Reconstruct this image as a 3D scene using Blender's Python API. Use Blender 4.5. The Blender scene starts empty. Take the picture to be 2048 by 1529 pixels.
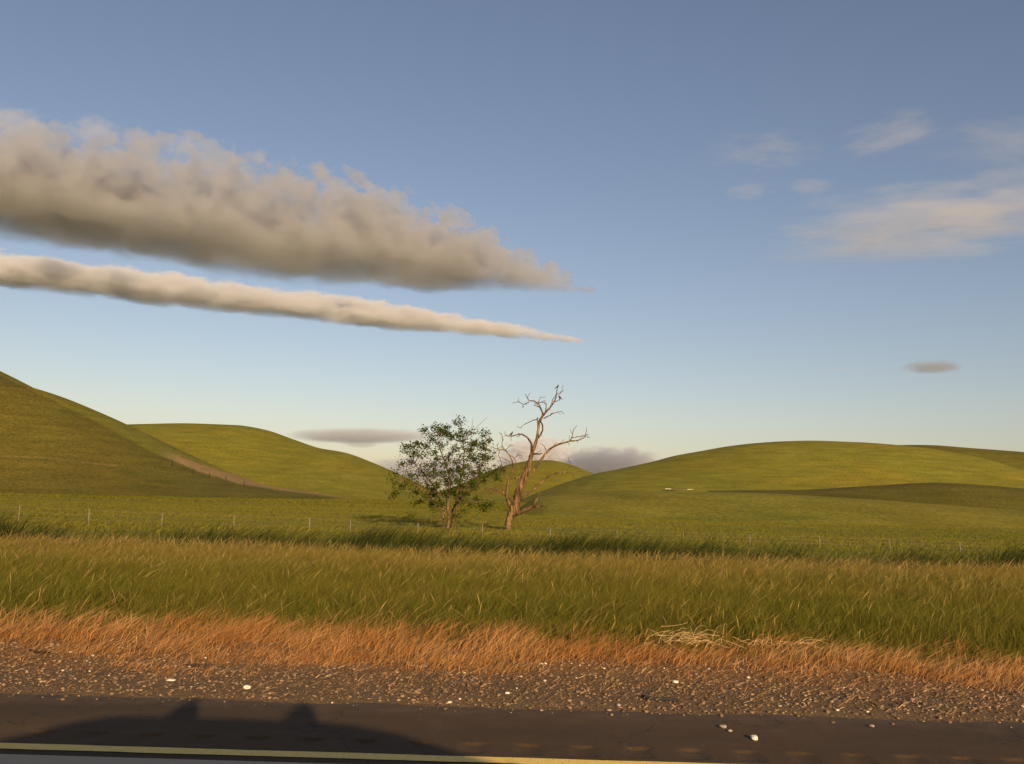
import bpy, bmesh, math, random
import numpy as np
from mathutils import Vector, Matrix

random.seed(7)
rng = np.random.default_rng(11)
R = math.radians
scene = bpy.context.scene
col = scene.collection

# ------------------------------------------------------------------ camera
F = 1774.0                      # focal length in pixels of the 2048 px wide photograph
CAM_H = 1.5
PITCH, ROLL = R(7.56), R(1.66)
cam_d = bpy.data.cameras.new('camera')
cam_d.sensor_width = 36.0
cam_d.lens = F / 2048.0 * 36.0
cam_d.clip_start = 0.05
cam_d.clip_end = 60000.0
cam = bpy.data.objects.new('camera', cam_d)
col.objects.link(cam)
CAM_M = Matrix.Translation((0, 0, CAM_H)) @ Matrix.Rotation(R(90) + PITCH, 4, 'X') @ Matrix.Rotation(ROLL, 4, 'Z')
cam.matrix_world = CAM_M
scene.camera = cam

# ------------------------------------------------------------------ sky and sun
SUN_AZ, SUN_EL = R(18.0), R(14.1)          # azimuth to the right of straight behind the viewer
to_sun = Vector((math.sin(SUN_AZ) * math.cos(SUN_EL), -math.cos(SUN_AZ) * math.cos(SUN_EL), math.sin(SUN_EL)))
world = bpy.data.worlds.new('World')
scene.world = world
world.use_nodes = True
wn, wl = world.node_tree.nodes, world.node_tree.links
wn.clear()
sky = wn.new('ShaderNodeTexSky')
sky.sky_type = 'NISHITA'
sky.sun_disc = False
sky.sun_elevation = SUN_EL
sky.sun_rotation = math.atan2(to_sun.x, to_sun.y)
sky.altitude = 0.0
sky.air_density = 1.0
sky.dust_density = 1.1
sky.ozone_density = 1.0
bg = wn.new('ShaderNodeBackground')
bg.inputs['Strength'].default_value = 0.065
wo = wn.new('ShaderNodeOutputWorld')
tint = wn.new('ShaderNodeMix'); tint.data_type = 'RGBA'; tint.blend_type = 'MULTIPLY'   # warm white balance of the whole sky
tint.inputs[0].default_value = 1.0
tint.inputs[7].default_value = (1.04, 0.905, 0.915, 1.0)
wl.new(sky.outputs[0], tint.inputs[6])
wl.new(tint.outputs[2], bg.inputs['Color'])
wl.new(bg.outputs[0], wo.inputs['Surface'])

sun_d = bpy.data.lights.new('sun', 'SUN')
sun_d.energy = 4.7
sun_d.angle = R(0.55)
sun_d.color = (1.0, 0.74, 0.46)
sun = bpy.data.objects.new('sun', sun_d)
sun.rotation_euler = to_sun.to_track_quat('Z', 'Y').to_euler()
sun.location = to_sun * 200
col.objects.link(sun)

scene.view_settings.view_transform = 'Standard'
scene.view_settings.look = 'None'
scene.view_settings.exposure = 0.9
scene.view_settings.gamma = 1.0
scene.view_settings.use_curve_mapping = False
scene.render.engine = 'CYCLES'
cy = scene.cycles
cy.use_denoising = True
cy.max_bounces = 8
cy.diffuse_bounces = 3
cy.transmission_bounces = 6
cy.transparent_max_bounces = 24
cy.volume_bounces = 2
cy.sample_clamp_indirect = 6.0
cy.use_adaptive_sampling = True
cy.adaptive_threshold = 0.01

# ------------------------------------------------------------------ helpers
def ray(px, py):
    d = CAM_M.to_3x3() @ Vector(((px - 1024.0) / F, -(py - 764.5) / F, -1.0))
    return d
def at(px, py, depth):
    d = ray(px, py)
    return Vector((0, 0, CAM_H)) + d * (depth / d.y)
def at_z(px, py, z):
    d = ray(px, py)
    return Vector((0, 0, CAM_H)) + d * ((z - CAM_H) / d.z)

def tag(o, label=None, cat=None, group=None, kind=None):
    if label: o['label'] = label
    if cat: o['category'] = cat
    if group: o['group'] = group
    if kind: o['kind'] = kind
    return o
def empty(name, loc=(0, 0, 0)):
    o = bpy.data.objects.new(name, None)
    o.location = loc
    o.empty_display_size = 0.2
    col.objects.link(o)
    return o
def link(name, me, mat=None, parent=None, loc=None):
    o = bpy.data.objects.new(name, me)
    col.objects.link(o)
    if mat is not None and len(me.materials) == 0:
        me.materials.append(mat)
    if parent is not None:
        o.parent = parent
    if loc is not None:
        o.location = loc
    return o
def mesh_np(name, V, faces_flat, sizes, smooth=True):
    me = bpy.data.meshes.new(name)
    V = np.asarray(V, np.float32)
    faces_flat = np.asarray(faces_flat, np.int32)
    sizes = np.asarray(sizes, np.int32)
    me.vertices.add(len(V))
    me.vertices.foreach_set('co', V.ravel())
    me.loops.add(len(faces_flat))
    me.loops.foreach_set('vertex_index', faces_flat)
    me.polygons.add(len(sizes))
    st = np.zeros(len(sizes), np.int32)
    st[1:] = np.cumsum(sizes)[:-1]
    me.polygons.foreach_set('loop_start', st)
    me.polygons.foreach_set('loop_total', sizes)
    me.update(calc_edges=True)
    if smooth:
        me.polygons.foreach_set('use_smooth', np.ones(len(sizes), bool))
    return me
def set_col(me, C, name='col'):
    a = me.color_attributes.new(name, 'FLOAT_COLOR', 'POINT')
    C = np.asarray(C, np.float32)
    if C.shape[1] == 3:
        C = np.hstack([C, np.ones((len(C), 1), np.float32)])
    a.data.foreach_set('color', C.ravel())
def grid_mesh(name, X, Y, Z, smooth=True):
    ny, nx = X.shape
    V = np.stack([X.ravel(), Y.ravel(), Z.ravel()], 1)
    i = np.arange(ny * nx).reshape(ny, nx)
    q = np.stack([i[:-1, :-1], i[:-1, 1:], i[1:, 1:], i[1:, :-1]], -1).reshape(-1, 4)
    return mesh_np(name, V, q.ravel(), np.full(len(q), 4), smooth)

# value noise in numpy
_perm = np.random.default_rng(5).random((256, 256))
def vnoise(x, y):
    xi, yi = np.floor(x).astype(int), np.floor(y).astype(int)
    fx, fy = x - xi, y - yi
    fx, fy = fx * fx * (3 - 2 * fx), fy * fy * (3 - 2 * fy)
    g = lambda a, b: _perm[a % 256, b % 256]
    return ((g(xi, yi) * (1 - fx) + g(xi + 1, yi) * fx) * (1 - fy) +
            (g(xi, yi + 1) * (1 - fx) + g(xi + 1, yi + 1) * fx) * fy)
def fbm(x, y, o=4):
    s, a, t = 0.0, 1.0, 0.0
    for k in range(o):
        s = s + a * vnoise(x * 2 ** k + 17.3 * k, y * 2 ** k + 9.1 * k)
        t += a; a *= 0.5
    return s / t

# ------------------------------------------------------------------ node expression helper
class NT:
    def __init__(s, nt): s.nt = nt
    def n(s, t): return s.nt.nodes.new(t)
    def l(s, a, b): s.nt.links.new(a, b)
    def put(s, sock, v):
        if isinstance(v, X): s.l(v.s, sock)
        elif isinstance(v, bpy.types.NodeSocket): s.l(v, sock)
        else: sock.default_value = v
    def math(s, op, a, b=0.0, c=0.0, clamp=False):
        m = s.n('ShaderNodeMath'); m.operation = op; m.use_clamp = clamp
        s.put(m.inputs[0], a); s.put(m.inputs[1], b)
        if len(m.inputs) > 2: s.put(m.inputs[2], c)
        return X(s, m.outputs[0])
    def smooth(s, v, lo, hi, a=0.0, b=1.0):
        m = s.n('ShaderNodeMapRange'); m.interpolation_type = 'SMOOTHSTEP'
        s.put(m.inputs['Value'], v)
        s.put(m.inputs['From Min'], lo); s.put(m.inputs['From Max'], hi)
        s.put(m.inputs['To Min'], a); s.put(m.inputs['To Max'], b)
        return X(s, m.outputs[0])
    def noise(s, vec, scale, detail=3.0, rough=0.55, out=0, dist=0.0):
        t = s.n('ShaderNodeTexNoise')
        s.put(t.inputs['Vector'], vec); t.inputs['Scale'].default_value = scale
        t.inputs['Detail'].default_value = detail; t.inputs['Roughness'].default_value = rough
        t.inputs['Distortion'].default_value = dist
        return X(s, t.outputs[out])
    def mapping(s, vec, scale, loc=(0, 0, 0), rot=(0, 0, 0)):
        m = s.n('ShaderNodeMapping'); s.put(m.inputs['Vector'], vec)
        m.inputs['Scale'].default_value = scale; m.inputs['Location'].default_value = loc
        m.inputs['Rotation'].default_value = rot
        return X(s, m.outputs[0])
    def mix(s, f, a, b, mode='MIX'):
        m = s.n('ShaderNodeMix'); m.data_type = 'RGBA'; m.blend_type = mode
        s.put(m.inputs[0], f)
        for k, v in ((6, a), (7, b)):
            s.put(m.inputs[k], v if isinstance(v, (X, bpy.types.NodeSocket)) else (*v, 1.0))
        return X(s, m.outputs[2])
    def ramp(s, f, stops):
        r = s.n('ShaderNodeValToRGB'); s.put(r.inputs[0], f)
        e = r.color_ramp.elements
        while len(e) < len(stops): e.new(0.5)
        for k, (p, c) in enumerate(stops):
            e[k].position = p; e[k].color = (*c, 1.0) if len(c) == 3 else c
        return X(s, r.outputs[0])
class X:
    def __init__(s, nt, sock): s.nt, s.s = nt, sock
    def __add__(s, o): return s.nt.math('ADD', s, o)
    __radd__ = __add__
    def __sub__(s, o): return s.nt.math('SUBTRACT', s, o)
    def __rsub__(s, o): return s.nt.math('SUBTRACT', o, s)
    def __mul__(s, o): return s.nt.math('MULTIPLY', s, o)
    __rmul__ = __mul__
    def __truediv__(s, o): return s.nt.math('DIVIDE', s, o)

def new_mat(name):
    m = bpy.data.materials.new(name); m.use_nodes = True
    m.node_tree.nodes.clear()
    t = NT(m.node_tree)
    out = t.n('ShaderNodeOutputMaterial')
    return m, t, out
def principled(t, out, color, rough=0.8, spec=0.3, normal=None, metal=0.0):
    p = t.n('ShaderNodeBsdfPrincipled')
    t.put(p.inputs['Base Color'], color if isinstance(color, (X, bpy.types.NodeSocket)) else (*color, 1.0))
    t.put(p.inputs['Roughness'], rough)
    p.inputs['Specular IOR Level'].default_value = spec
    p.inputs['Metallic'].default_value = metal
    if normal is not None: t.put(p.inputs['Normal'], normal)
    t.l(p.outputs[0], out.inputs['Surface'])
    return p
def bump(t, h, strength, dist):
    b = t.n('ShaderNodeBump'); b.inputs['Strength'].default_value = strength
    b.inputs['Distance'].default_value = dist
    t.put(b.inputs['Height'], h)
    return X(t, b.outputs[0])
def simple_mat(name, color, rough=0.7, spec=0.3, var=0.25, scale=8.0, metal=0.0):
    m, t, out = new_mat(name)
    tc = t.n('ShaderNodeTexCoord')
    n = t.noise(tc.outputs['Object'], scale, 4.0)
    c = t.mix(n, tuple(v * (1 - var) for v in color), tuple(min(1, v * (1 + var)) for v in color))
    principled(t, out, c, rough, spec, bump(t, n, 0.15, 0.02), metal)
    return m

# ------------------------------------------------------------------ materials
def mat_blades(name, trans=0.35):
    m, t, out = new_mat(name)
    a = t.n('ShaderNodeAttribute'); a.attribute_name = 'col'
    d = t.n('ShaderNodeBsdfDiffuse'); t.l(a.outputs['Color'], d.inputs['Color'])
    tr = t.n('ShaderNodeBsdfTranslucent'); t.l(a.outputs['Color'], tr.inputs['Color'])
    mx = t.n('ShaderNodeMixShader'); mx.inputs[0].default_value = trans
    t.l(d.outputs[0], mx.inputs[1]); t.l(tr.outputs[0], mx.inputs[2])
    t.l(mx.outputs[0], out.inputs['Surface'])
    return m
M_BLADE = mat_blades('grass_blades')
M_LEAF = mat_blades('leaves', 0.25)

def mat_ground():
    m, t, out = new_mat('ground_soil')
    g = t.n('ShaderNodeNewGeometry')
    sep = t.n('ShaderNodeSeparateXYZ'); t.l(g.outputs['Position'], sep.inputs[0])
    y = X(t, sep.outputs['Y'])
    n1 = t.noise(g.outputs['Position'], 1.3, 4.0)
    n2 = t.noise(g.outputs['Position'], 22.0, 4.0, 0.65)
    n3 = t.noise(g.outputs['Position'], 0.06, 4.0)
    n4 = t.noise(t.mapping(g.outputs['Position'], (0.05, 0.22, 0.2)), 1.0, 5.0, 0.6)
    yy = y + (n1 - 0.5) * 1.6
    gravel = t.mix(n2, (0.06, 0.036, 0.017), (0.21, 0.135, 0.068))
    straw = t.mix(n2, (0.11, 0.055, 0.02), (0.28, 0.14, 0.05))
    litter = t.mix(n2, (0.03, 0.028, 0.008), (0.10, 0.08, 0.025))
    field_a = t.mix(n4, (0.14, 0.14, 0.015), (0.22, 0.195, 0.025))
    fine = t.noise(g.outputs['Position'], 3.0, 4.0, 0.7)
    field = t.mix(t.smooth(fine, 0.35, 0.65), t.mix(0.35, field_a, (0.03, 0.035, 0.006)), field_a)
    field = t.mix(t.smooth(n3, 0.42, 0.66) * 0.4, field, (0.17, 0.125, 0.03))
    c = t.mix(t.smooth(yy, 7.4, 8.6), gravel, straw)
    c = t.mix(t.smooth(yy, 10.3, 11.2), c, litter)
    c = t.mix(t.smooth(yy, 26.0, 33.0), c, field)
    principled(t, out, c, 0.95, 0.1, bump(t, n2 + n1 * 2.0, 0.5, 0.04))
    return m
def mat_hill():
    m, t, out = new_mat('hill_pasture')
    a = t.n('ShaderNodeAttribute'); a.attribute_name = 'col'
    g = t.n('ShaderNodeNewGeometry')
    P = g.outputs['Position']
    big = t.noise(P, 0.03, 4.0, 0.6)
    mid = t.noise(t.mapping(P, (0.10, 0.10, 1.0)), 1.0, 5.0, 0.65)
    fine = t.noise(P, 2.2, 5.0, 0.78)
    c = X(t, a.outputs['Color'])
    c = t.mix(t.smooth(big, 0.35, 0.7) * 0.45, c, t.mix(1.0, c, (1.25, 0.9, 0.75), 'MULTIPLY'))
    c = t.mix(1.0, c, t.ramp(mid, [(0.3, (0.72, 0.75, 0.68)), (0.7, (1.22, 1.18, 1.15))]), 'MULTIPLY')
    c = t.mix(1.0, c, t.ramp(fine, [(0.32, (0.45, 0.5, 0.45)), (0.68, (1.45, 1.4, 1.5))]), 'MULTIPLY')
    principled(t, out, c, 0.95, 0.08, bump(t, fine + mid * 1.5, 0.6, 0.35))
    return m
def mat_asphalt():
    m, t, out = new_mat('asphalt')
    g = t.n('ShaderNodeNewGeometry'); P = g.outputs['Position']
    big = t.noise(t.mapping(P, (0.25, 1.2, 1)), 1.0, 4.0)
    agg = t.noise(P, 95.0, 3.0, 0.75)
    c = t.mix(t.smooth(big, 0.3, 0.7), (0.036, 0.021, 0.008), (0.064, 0.038, 0.015))
    c = t.mix(t.smooth(t.noise(P, 3.0, 5.0, 0.7), 0.5, 0.72) * 0.35, c, (0.10, 0.062, 0.030))
    vc = t.n('ShaderNodeTexVoronoi'); vc.feature = 'DISTANCE_TO_EDGE'; vc.inputs['Scale'].default_value = 0.55
    wv = t.n('ShaderNodeVectorMath'); wv.operation = 'ADD'; t.l(P, wv.inputs[0]); t.put(wv.inputs[1], t.noise(P, 2.5, 4.0, 0.6, out=1)); t.l(wv.outputs[0], vc.inputs['Vector'])
    c = t.mix(t.smooth(X(t, vc.outputs['Distance']), 0.008, 0.002) * 0.8, c, (0.012, 0.009, 0.006))
    sp = t.n('ShaderNodeSeparateXYZ'); t.l(P, sp.inputs[0])
    dust = t.smooth(X(t, sp.outputs[1]) + (t.noise(P, 5.0, 5.0, 0.7) - 0.5) * 0.9, 6.35, 6.75)
    c = t.mix(dust * 0.65, c, (0.12, 0.078, 0.04))
    c = t.mix(t.smooth(agg, 0.52, 0.75) * 0.9, c, (0.16, 0.10, 0.05))
    principled(t, out, c, 0.85, 0.25, bump(t, agg, 0.5, 0.006))
    return m
def mat_concrete():
    m, t, out = new_mat('concrete_lane')
    g = t.n('ShaderNodeNewGeometry'); P = g.outputs['Position']
    big = t.noise(t.mapping(P, (0.3, 2.0, 1)), 1.0, 5.0)
    agg = t.noise(P, 90.0, 3.0, 0.7)
    c = t.mix(big, (0.32, 0.255, 0.18), (0.46, 0.37, 0.27))
    c = t.mix(t.smooth(agg, 0.55, 0.8) * 0.5, c, (0.2, 0.18, 0.15))
    principled(t, out, c, 0.85, 0.25, bump(t, agg, 0.3, 0.004))
    return m
def mat_paint():
    m, t, out = new_mat('yellow_line_paint')
    g = t.n('ShaderNodeNewGeometry'); P = g.outputs['Position']
    n = t.noise(P, 14.0, 6.0, 0.75)
    c = t.mix(n, (0.68, 0.44, 0.09), (0.86, 0.64, 0.15))
    c = t.mix(t.smooth(t.noise(P, 55.0, 4.0, 0.8), 0.57, 0.66) * 0.8, c, (0.10, 0.075, 0.045))
    principled(t, out, c, 0.6, 0.4, bump(t, n, 0.3, 0.003))
    return m
def mat_stone():
    m, t, out = new_mat('gravel_stone')
    a = t.n('ShaderNodeAttribute'); a.attribute_name = 'col'
    g = t.n('ShaderNodeNewGeometry')
    n = t.noise(g.outputs['Position'], 70.0, 4.0, 0.7)
    c = t.mix(1.0, X(t, a.outputs['Color']), t.ramp(n, [(0.3, (0.7, 0.68, 0.65)), (0.7, (1.2, 1.2, 1.2))]), 'MULTIPLY')
    principled(t, out, c, 0.85, 0.3, bump(t, n, 0.4, 0.004))
    return m
def mat_bark(name, c0, c1, c2):
    m, t, out = new_mat(name)
    tc = t.n('ShaderNodeTexCoord')
    n = t.noise(t.mapping(tc.outputs['Object'], (8, 8, 1.5)), 1.0, 6.0, 0.78)
    b = t.noise(tc.outputs['Object'], 1.6, 3.0)
    c = t.ramp(n, [(0.40, c0), (0.52, c1), (0.66, c2)])
    c = t.mix(t.smooth(b, 0.4, 0.7) * 0.4, c, c0)
    principled(t, out, c, 0.95, 0.1, bump(t, n, 1.0, 0.09))
    return m
M_GROUND, M_HILL, M_ASPH, M_CONC, M_PAINT, M_STONE = mat_ground(), mat_hill(), mat_asphalt(), mat_concrete(), mat_paint(), mat_stone()
M_DEAD = mat_bark('dead_wood', (0.022, 0.014, 0.007), (0.125, 0.076, 0.034), (0.30, 0.19, 0.085))
M_BARK = mat_bark('tree_bark', (0.035, 0.022, 0.013), (0.12, 0.073, 0.042), (0.24, 0.165, 0.10))
M_POST = simple_mat('weathered_post', (0.15, 0.125, 0.085), 0.9, 0.1, 0.35, 20)
M_WIRE = simple_mat('fence_wire', (0.16, 0.14, 0.12), 0.6, 0.3)
M_RUBBER = simple_mat('black_rubber', (0.014, 0.013, 0.012), 0.8, 0.3)
M_TROUGH = simple_mat('trough_side', (0.075, 0.055, 0.03), 0.9, 0.1)
M_PALE = simple_mat('pale_concrete', (0.42, 0.38, 0.30), 0.9, 0.1)
M_BIRD = simple_mat('bird_plumage', (0.022, 0.018, 0.016), 0.7, 0.3, 0.4, 40)
M_STICK = simple_mat('dark_stick', (0.03, 0.02, 0.014), 0.9, 0.1)
M_STALK = simple_mat('bleached_stalk', (0.46, 0.31, 0.15), 0.85, 0.2, 0.3, 12)

# ------------------------------------------------------------------ ground, road
EDGE_LINE0, EDGE_LINE1 = 5.325, 5.44        # yellow line
ASPH_IN, ASPH_OUT = 5.24, 6.62             # shoulder
def ground_z(x, y):
    x = np.asarray(x, float); y = np.asarray(y, float)
    s = lambda a, b: np.clip((y - a) / (b - a), 0, 1) ** 2 * (3 - 2 * np.clip((y - a) / (b - a), 0, 1))
    z = -0.016 + 0.019 * s(6.60, 6.72) - 0.04 * s(6.9, 8.5) + 0.04 * s(8.5, 12)
    z = z + (fbm(x * 0.35, y * 0.35) - 0.5) * 0.14 * s(9, 14)
    z = z - 0.15 * s(19.5, 22) + 0.18 * s(26, 34)
    z = z + (fbm(x * 0.03 + 5, y * 0.03 + 2, 3) - 0.5) * 0.7 * s(35, 120)
    z = z + 0.6 * s(70, 160)
    return z
ys = np.concatenate([np.linspace(-12, 6.2, 26), np.linspace(6.4, 34, 150), np.linspace(34.6, 130, 110), np.geomspace(132, 9000, 60)])
k = np.linspace(-1, 1, 181)
kk = np.sign(k) * (0.25 * np.abs(k) + 0.75 * np.abs(k) ** 2.4)
Xg = kk[None, :] * (24 + np.maximum(ys, 0)[:, None] * 1.3)
Yg = np.repeat(ys[:, None], len(k), 1)
Zg = ground_z(Xg, Yg)
tag(link('ground', grid_mesh('ground', Xg, Yg, Zg), M_GROUND), kind='structure')

def slab(name, x0, x1, y0, y1, z0, z1, mat, nx=1, parent=None):
    bm = bmesh.new()
    bmesh.ops.create_cube(bm, size=1.0)
    for v in bm.verts:
        v.co = Vector((x0 if v.co.x < 0 else x1, y0 if v.co.y < 0 else y1, z0 if v.co.z < 0 else z1))
    me = bpy.data.meshes.new(name); bm.to_mesh(me); bm.free()
    return link(name, me, mat, parent)
# road lane of pale concrete with its joints
lane = tag(slab('road_lane', -60, 60, -3.6, 5.235, -0.2, 0.0, M_CONC), kind='structure')
# asphalt shoulder: a sheet with a ragged outer edge and milled rumble grooves near the line
xs = np.concatenate([np.linspace(-60, -7, 60), np.arange(-6.95, 7.0, 0.02), np.linspace(7.05, 60, 60)])
yy = np.array([5.235, 5.30, 5.40, 5.50, 5.52, 5.54, 5.58, 5.62, 5.66, 5.70, 5.735, 5.75, 5.77, 5.95, 6.2, 6.4, 6.70, 6.74])
Xa, Ya = np.meshgrid(xs, yy)
edge = (fbm(xs * 2.2, xs * 0 + 3.3, 4) - 0.5) * 0.16
Ya[-2] += edge; Ya[-1] += edge
Za = np.zeros_like(Xa)
ph = (Xa / 0.335) % 1.0
groove = np.clip(1 - (np.abs(ph - 0.5) / 0.27) ** 2, 0, 1) * ((Ya > 5.53) & (Ya < 5.745))
Za -= 0.011 * groove * (np.abs(Xa) < 6.9)
Za[-1] = -0.008
tag(link('asphalt_shoulder', grid_mesh('asphalt_shoulder', Xa, Ya, Za), M_ASPH), kind='structure')
# the painted edge line
xs2 = np.linspace(-60, 60, 1500)
w0 = (fbm(xs2 * 6, xs2 * 0, 3) - 0.5) * 0.012
w1 = (fbm(xs2 * 6, xs2 * 0 + 40, 3) - 0.5) * 0.012
Xl = np.stack([xs2, xs2]); Yl = np.stack([EDGE_LINE0 + w0, EDGE_LINE1 + w1]); Zl = np.full_like(Xl, 0.004)
tag(link('edge_line', grid_mesh('edge_line', Xl, Yl, Zl, False), M_PAINT), kind='structure')

# ------------------------------------------------------------------ hills
def pchip(xp, yp, x):
    xp, yp = np.asarray(xp, float), np.asarray(yp, float)
    h = np.diff(xp); d = np.diff(yp) / h
    m = np.zeros_like(xp)
    m[1:-1] = np.where(d[:-1] * d[1:] > 0, 2 * d[:-1] * d[1:] / (d[:-1] + d[1:] + 1e-12), 0)
    m[0], m[-1] = d[0], d[-1]
    x = np.clip(x, xp[0], xp[-1])
    i = np.clip(np.searchsorted(xp, x) - 1, 0, len(h) - 1)
    t = (x - xp[i]) / h[i]
    return ((2 * t ** 3 - 3 * t ** 2 + 1) * yp[i] + (t ** 3 - 2 * t ** 2 + t) * h[i] * m[i] +
            (-2 * t ** 3 + 3 * t ** 2) * yp[i + 1] + (t ** 3 - t ** 2) * h[i] * m[i + 1])

GREEN = np.array((0.150, 0.146, 0.018))
OLIVE = np.array((0.100, 0.090, 0.015))
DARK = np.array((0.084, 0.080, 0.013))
TAN = np.array((0.27, 0.19, 0.08))
def hill(name, label_kind, D, pts, front, back, colour, amp=0.6, nx=170, ny=90, x_ext=0.0, colfn=None):
    W = [at(px, py, D) for px, py in pts]
    xp = [w.x for w in W]; zp = [w.z for w in W]
    x = np.linspace(xp[0], xp[-1], nx)
    zc = pchip(xp, zp, x)
    v = np.linspace(-1, 1, ny)
    y = np.where(v < 0, D + v * front, D + v * back)
    s = np.where(v < 0, 0.5 + 0.5 * np.cos(np.pi * np.clip(-v, 0, 1) ** 0.92), 0.5 + 0.5 * np.cos(np.pi * v))
    Xh, Yh = np.meshgrid(x, y)
    base = -2.0
    e_ = np.clip(np.minimum(np.arange(nx), np.arange(nx)[::-1]) / (0.09 * nx), 0, 1); e_ = e_ * e_ * (3 - 2 * e_)
    zc = base + (zc - base) * e_
    Zh = base + (zc[None, :] - base) * s[:, None]
    Zh += (fbm(Xh * 0.02 + D, Yh * 0.02, 4) - 0.5) * amp * 2 * np.clip(1 - s[:, None], 0.12, 1) * s[:, None] ** 0.3
    me = grid_mesh(name, Xh, Yh, Zh)
    C = np.tile(colour, (Xh.size, 1))
    if colfn is not None:
        C = colfn(Xh.ravel(), Yh.ravel(), Zh.ravel(), C)
    set_col(me, C)
    return tag(link(name, me, M_HILL), kind='structure')

def project(xw, yw, zw):
    Mi = np.array(CAM_M.inverted())
    P = np.stack([xw, yw, zw, np.ones_like(xw)]) 
    c = Mi @ P
    return 1024 + F * c[0] / -c[2], 764.5 - F * c[1] / -c[2]

# boundary between the grazed brownish pasture and the green flank of the near left hill,
# given as a line over the hill's own ground (X at the crest distance)
def left_hill_col(xw, yw, zw, C):
    px, py = project(xw, yw, zw)          # the pasture boundary was surveyed from the photograph once
    by = np.interp(px, [-400, 30, 100, 180, 300, 400, 480, 560, 700], [560, 768, 801, 840, 905, 947, 971, 983, 1000])
    side = np.clip((by - py) / 5.0, 0, 1)[:, None]
    thin = np.clip(1 - (by - py - 15) / 5.0, 0, 1)[:, None]
    low = np.clip((px - 315) / 50.0, 0, 1)[:, None]
    C = np.tile(OLIVE, (len(xw), 1)) * (1 - side) + side * (GREEN * (1 - low * thin) + TAN * low * thin)
    tr = np.interp(px, [-300, 0, 100, 230], [905, 912, 917, 932])
    k_ = np.clip(1 - np.abs(py - tr) / 2.2, 0, 1)[:, None] * 0.45 * (px < 235)[:, None]
    return C * (1 - k_) + TAN * k_
hill('hill_far_centre', '', 620, [(820, 1010), (930, 965), (985, 940), (1020, 929), (1060, 922), (1100, 921), (1140, 930), (1185, 948), (1230, 968), (1340, 1015)], 170, 200, GREEN * 0.95, 1.0)
hill('hill_left_back', '', 300, [(0, 910), (150, 872), (240, 853), (310, 850), (400, 849), (480, 852), (530, 860), (580, 877), (640, 897), (690, 906), (740, 924), (790, 946), (830, 966), (870, 985), (960, 1010)], 125, 160, GREEN, 0.9)
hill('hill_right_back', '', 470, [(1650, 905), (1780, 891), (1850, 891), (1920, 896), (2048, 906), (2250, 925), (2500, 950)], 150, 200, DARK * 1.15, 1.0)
hill('hill_right', '', 340, [(960, 1015), (1030, 998), (1080, 984), (1130, 966), (1190, 948), (1240, 938), (1300, 925), (1350, 912), (1400, 903), (1450, 894), (1500, 888), (1560, 884), (1620, 883), (1700, 886), (1780, 892), (1880, 908), (1960, 940), (2048, 974), (2160, 1015), (2300, 1050)], 150, 180, GREEN * 1.05, 0.9, nx=220)
hill('hill_left_front', '', 170, [(-700, 560), (-450, 585), (-250, 640), (-100, 706), (0, 757), (60, 775), (110, 796), (160, 820), (235, 860), (310, 903), (380, 938), (460, 963), (560, 979), (640, 992), (760, 1015)], 72, 140, OLIVE, 0.7, nx=420, ny=220, colfn=left_hill_col)
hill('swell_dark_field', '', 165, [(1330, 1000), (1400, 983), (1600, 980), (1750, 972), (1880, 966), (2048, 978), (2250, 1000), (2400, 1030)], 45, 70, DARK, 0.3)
hill('swell_right_field', '', 105, [(960, 1012), (1100, 993), (1250, 985), (1330, 983), (1500, 986), (1700, 997), (1850, 1008), (2048, 1022), (2300, 1042)], 48, 50, GREEN * 1.06, 0.25)

bpy.context.view_layer.update()
_dg = bpy.context.evaluated_depsgraph_get()
def on_ground(px, py):
    d = ray(px, py).normalized()
    hit, loc, *_ = scene.ray_cast(_dg, Vector((0, 7.5, CAM_H)) + d * 0.0 if False else Vector((0, 0, CAM_H)) + d * 12.0, d)
    return loc.copy() if hit else at_z(px, py, 0)
HILL_POSTS = [on_ground(px, py) for px, py in ((344, 933), (386, 949), (418, 958), (452, 966), (488, 975))]
TROUGH_AT = on_ground(1358, 981)
print('posts', HILL_POSTS, 'trough', TROUGH_AT)

# ------------------------------------------------------------------ grass
def blades(name, P, h, w, lean, c0, c1, label, cat, segs=3, prof=None, curl=0.35, mat=M_BLADE):
    """P (n,3) roots; every blade is a tapered bent strip of its own, all in one mesh"""
    n = len(P)
    a = rng.random(n) * np.pi
    wd = np.stack([np.cos(a), np.sin(a), np.zeros(n)], 1)
    s = np.linspace(0, 1, segs + 1)
    if prof is None: prof = 1.0 - s ** 1.6
    rows, cols = [], []
    jit = (rng.random((n, 3)) - 0.5) * curl
    for i, t in enumerate(s):
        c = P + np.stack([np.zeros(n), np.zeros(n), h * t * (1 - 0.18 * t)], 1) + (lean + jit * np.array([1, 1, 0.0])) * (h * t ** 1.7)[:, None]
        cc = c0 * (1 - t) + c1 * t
        if i < segs:
            off = wd * (w * max(prof[i], 0.08) * 0.5)[:, None]
            rows += [c - off, c + off]; cols += [cc, cc]
        else:
            rows.append(c); cols.append(cc)
    nv = len(rows)
    V = np.stack(rows, 1).reshape(-1, 3); C = np.stack(cols, 1).reshape(-1, 3)
    b = (np.arange(n) * nv)[:, None]
    fl, sz = [], []
    for i in range(segs - 1):
        fl.append(b + np.array([[2 * i, 2 * i + 1, 2 * i + 3, 2 * i + 2]]))
    quads = np.stack(fl, 1).reshape(-1)
    tris = (b + np.array([[2 * segs - 2, 2 * segs - 1, 2 * segs]])).reshape(-1)
    flat = np.concatenate([quads, tris])
    sizes = np.concatenate([np.full(n * (segs - 1), 4), np.full(n, 3)])
    me = mesh_np(name, V, flat, sizes)
    set_col(me, C)
    o = link(name, me, mat)
    return tag(o, label, cat, kind='stuff')
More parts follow.
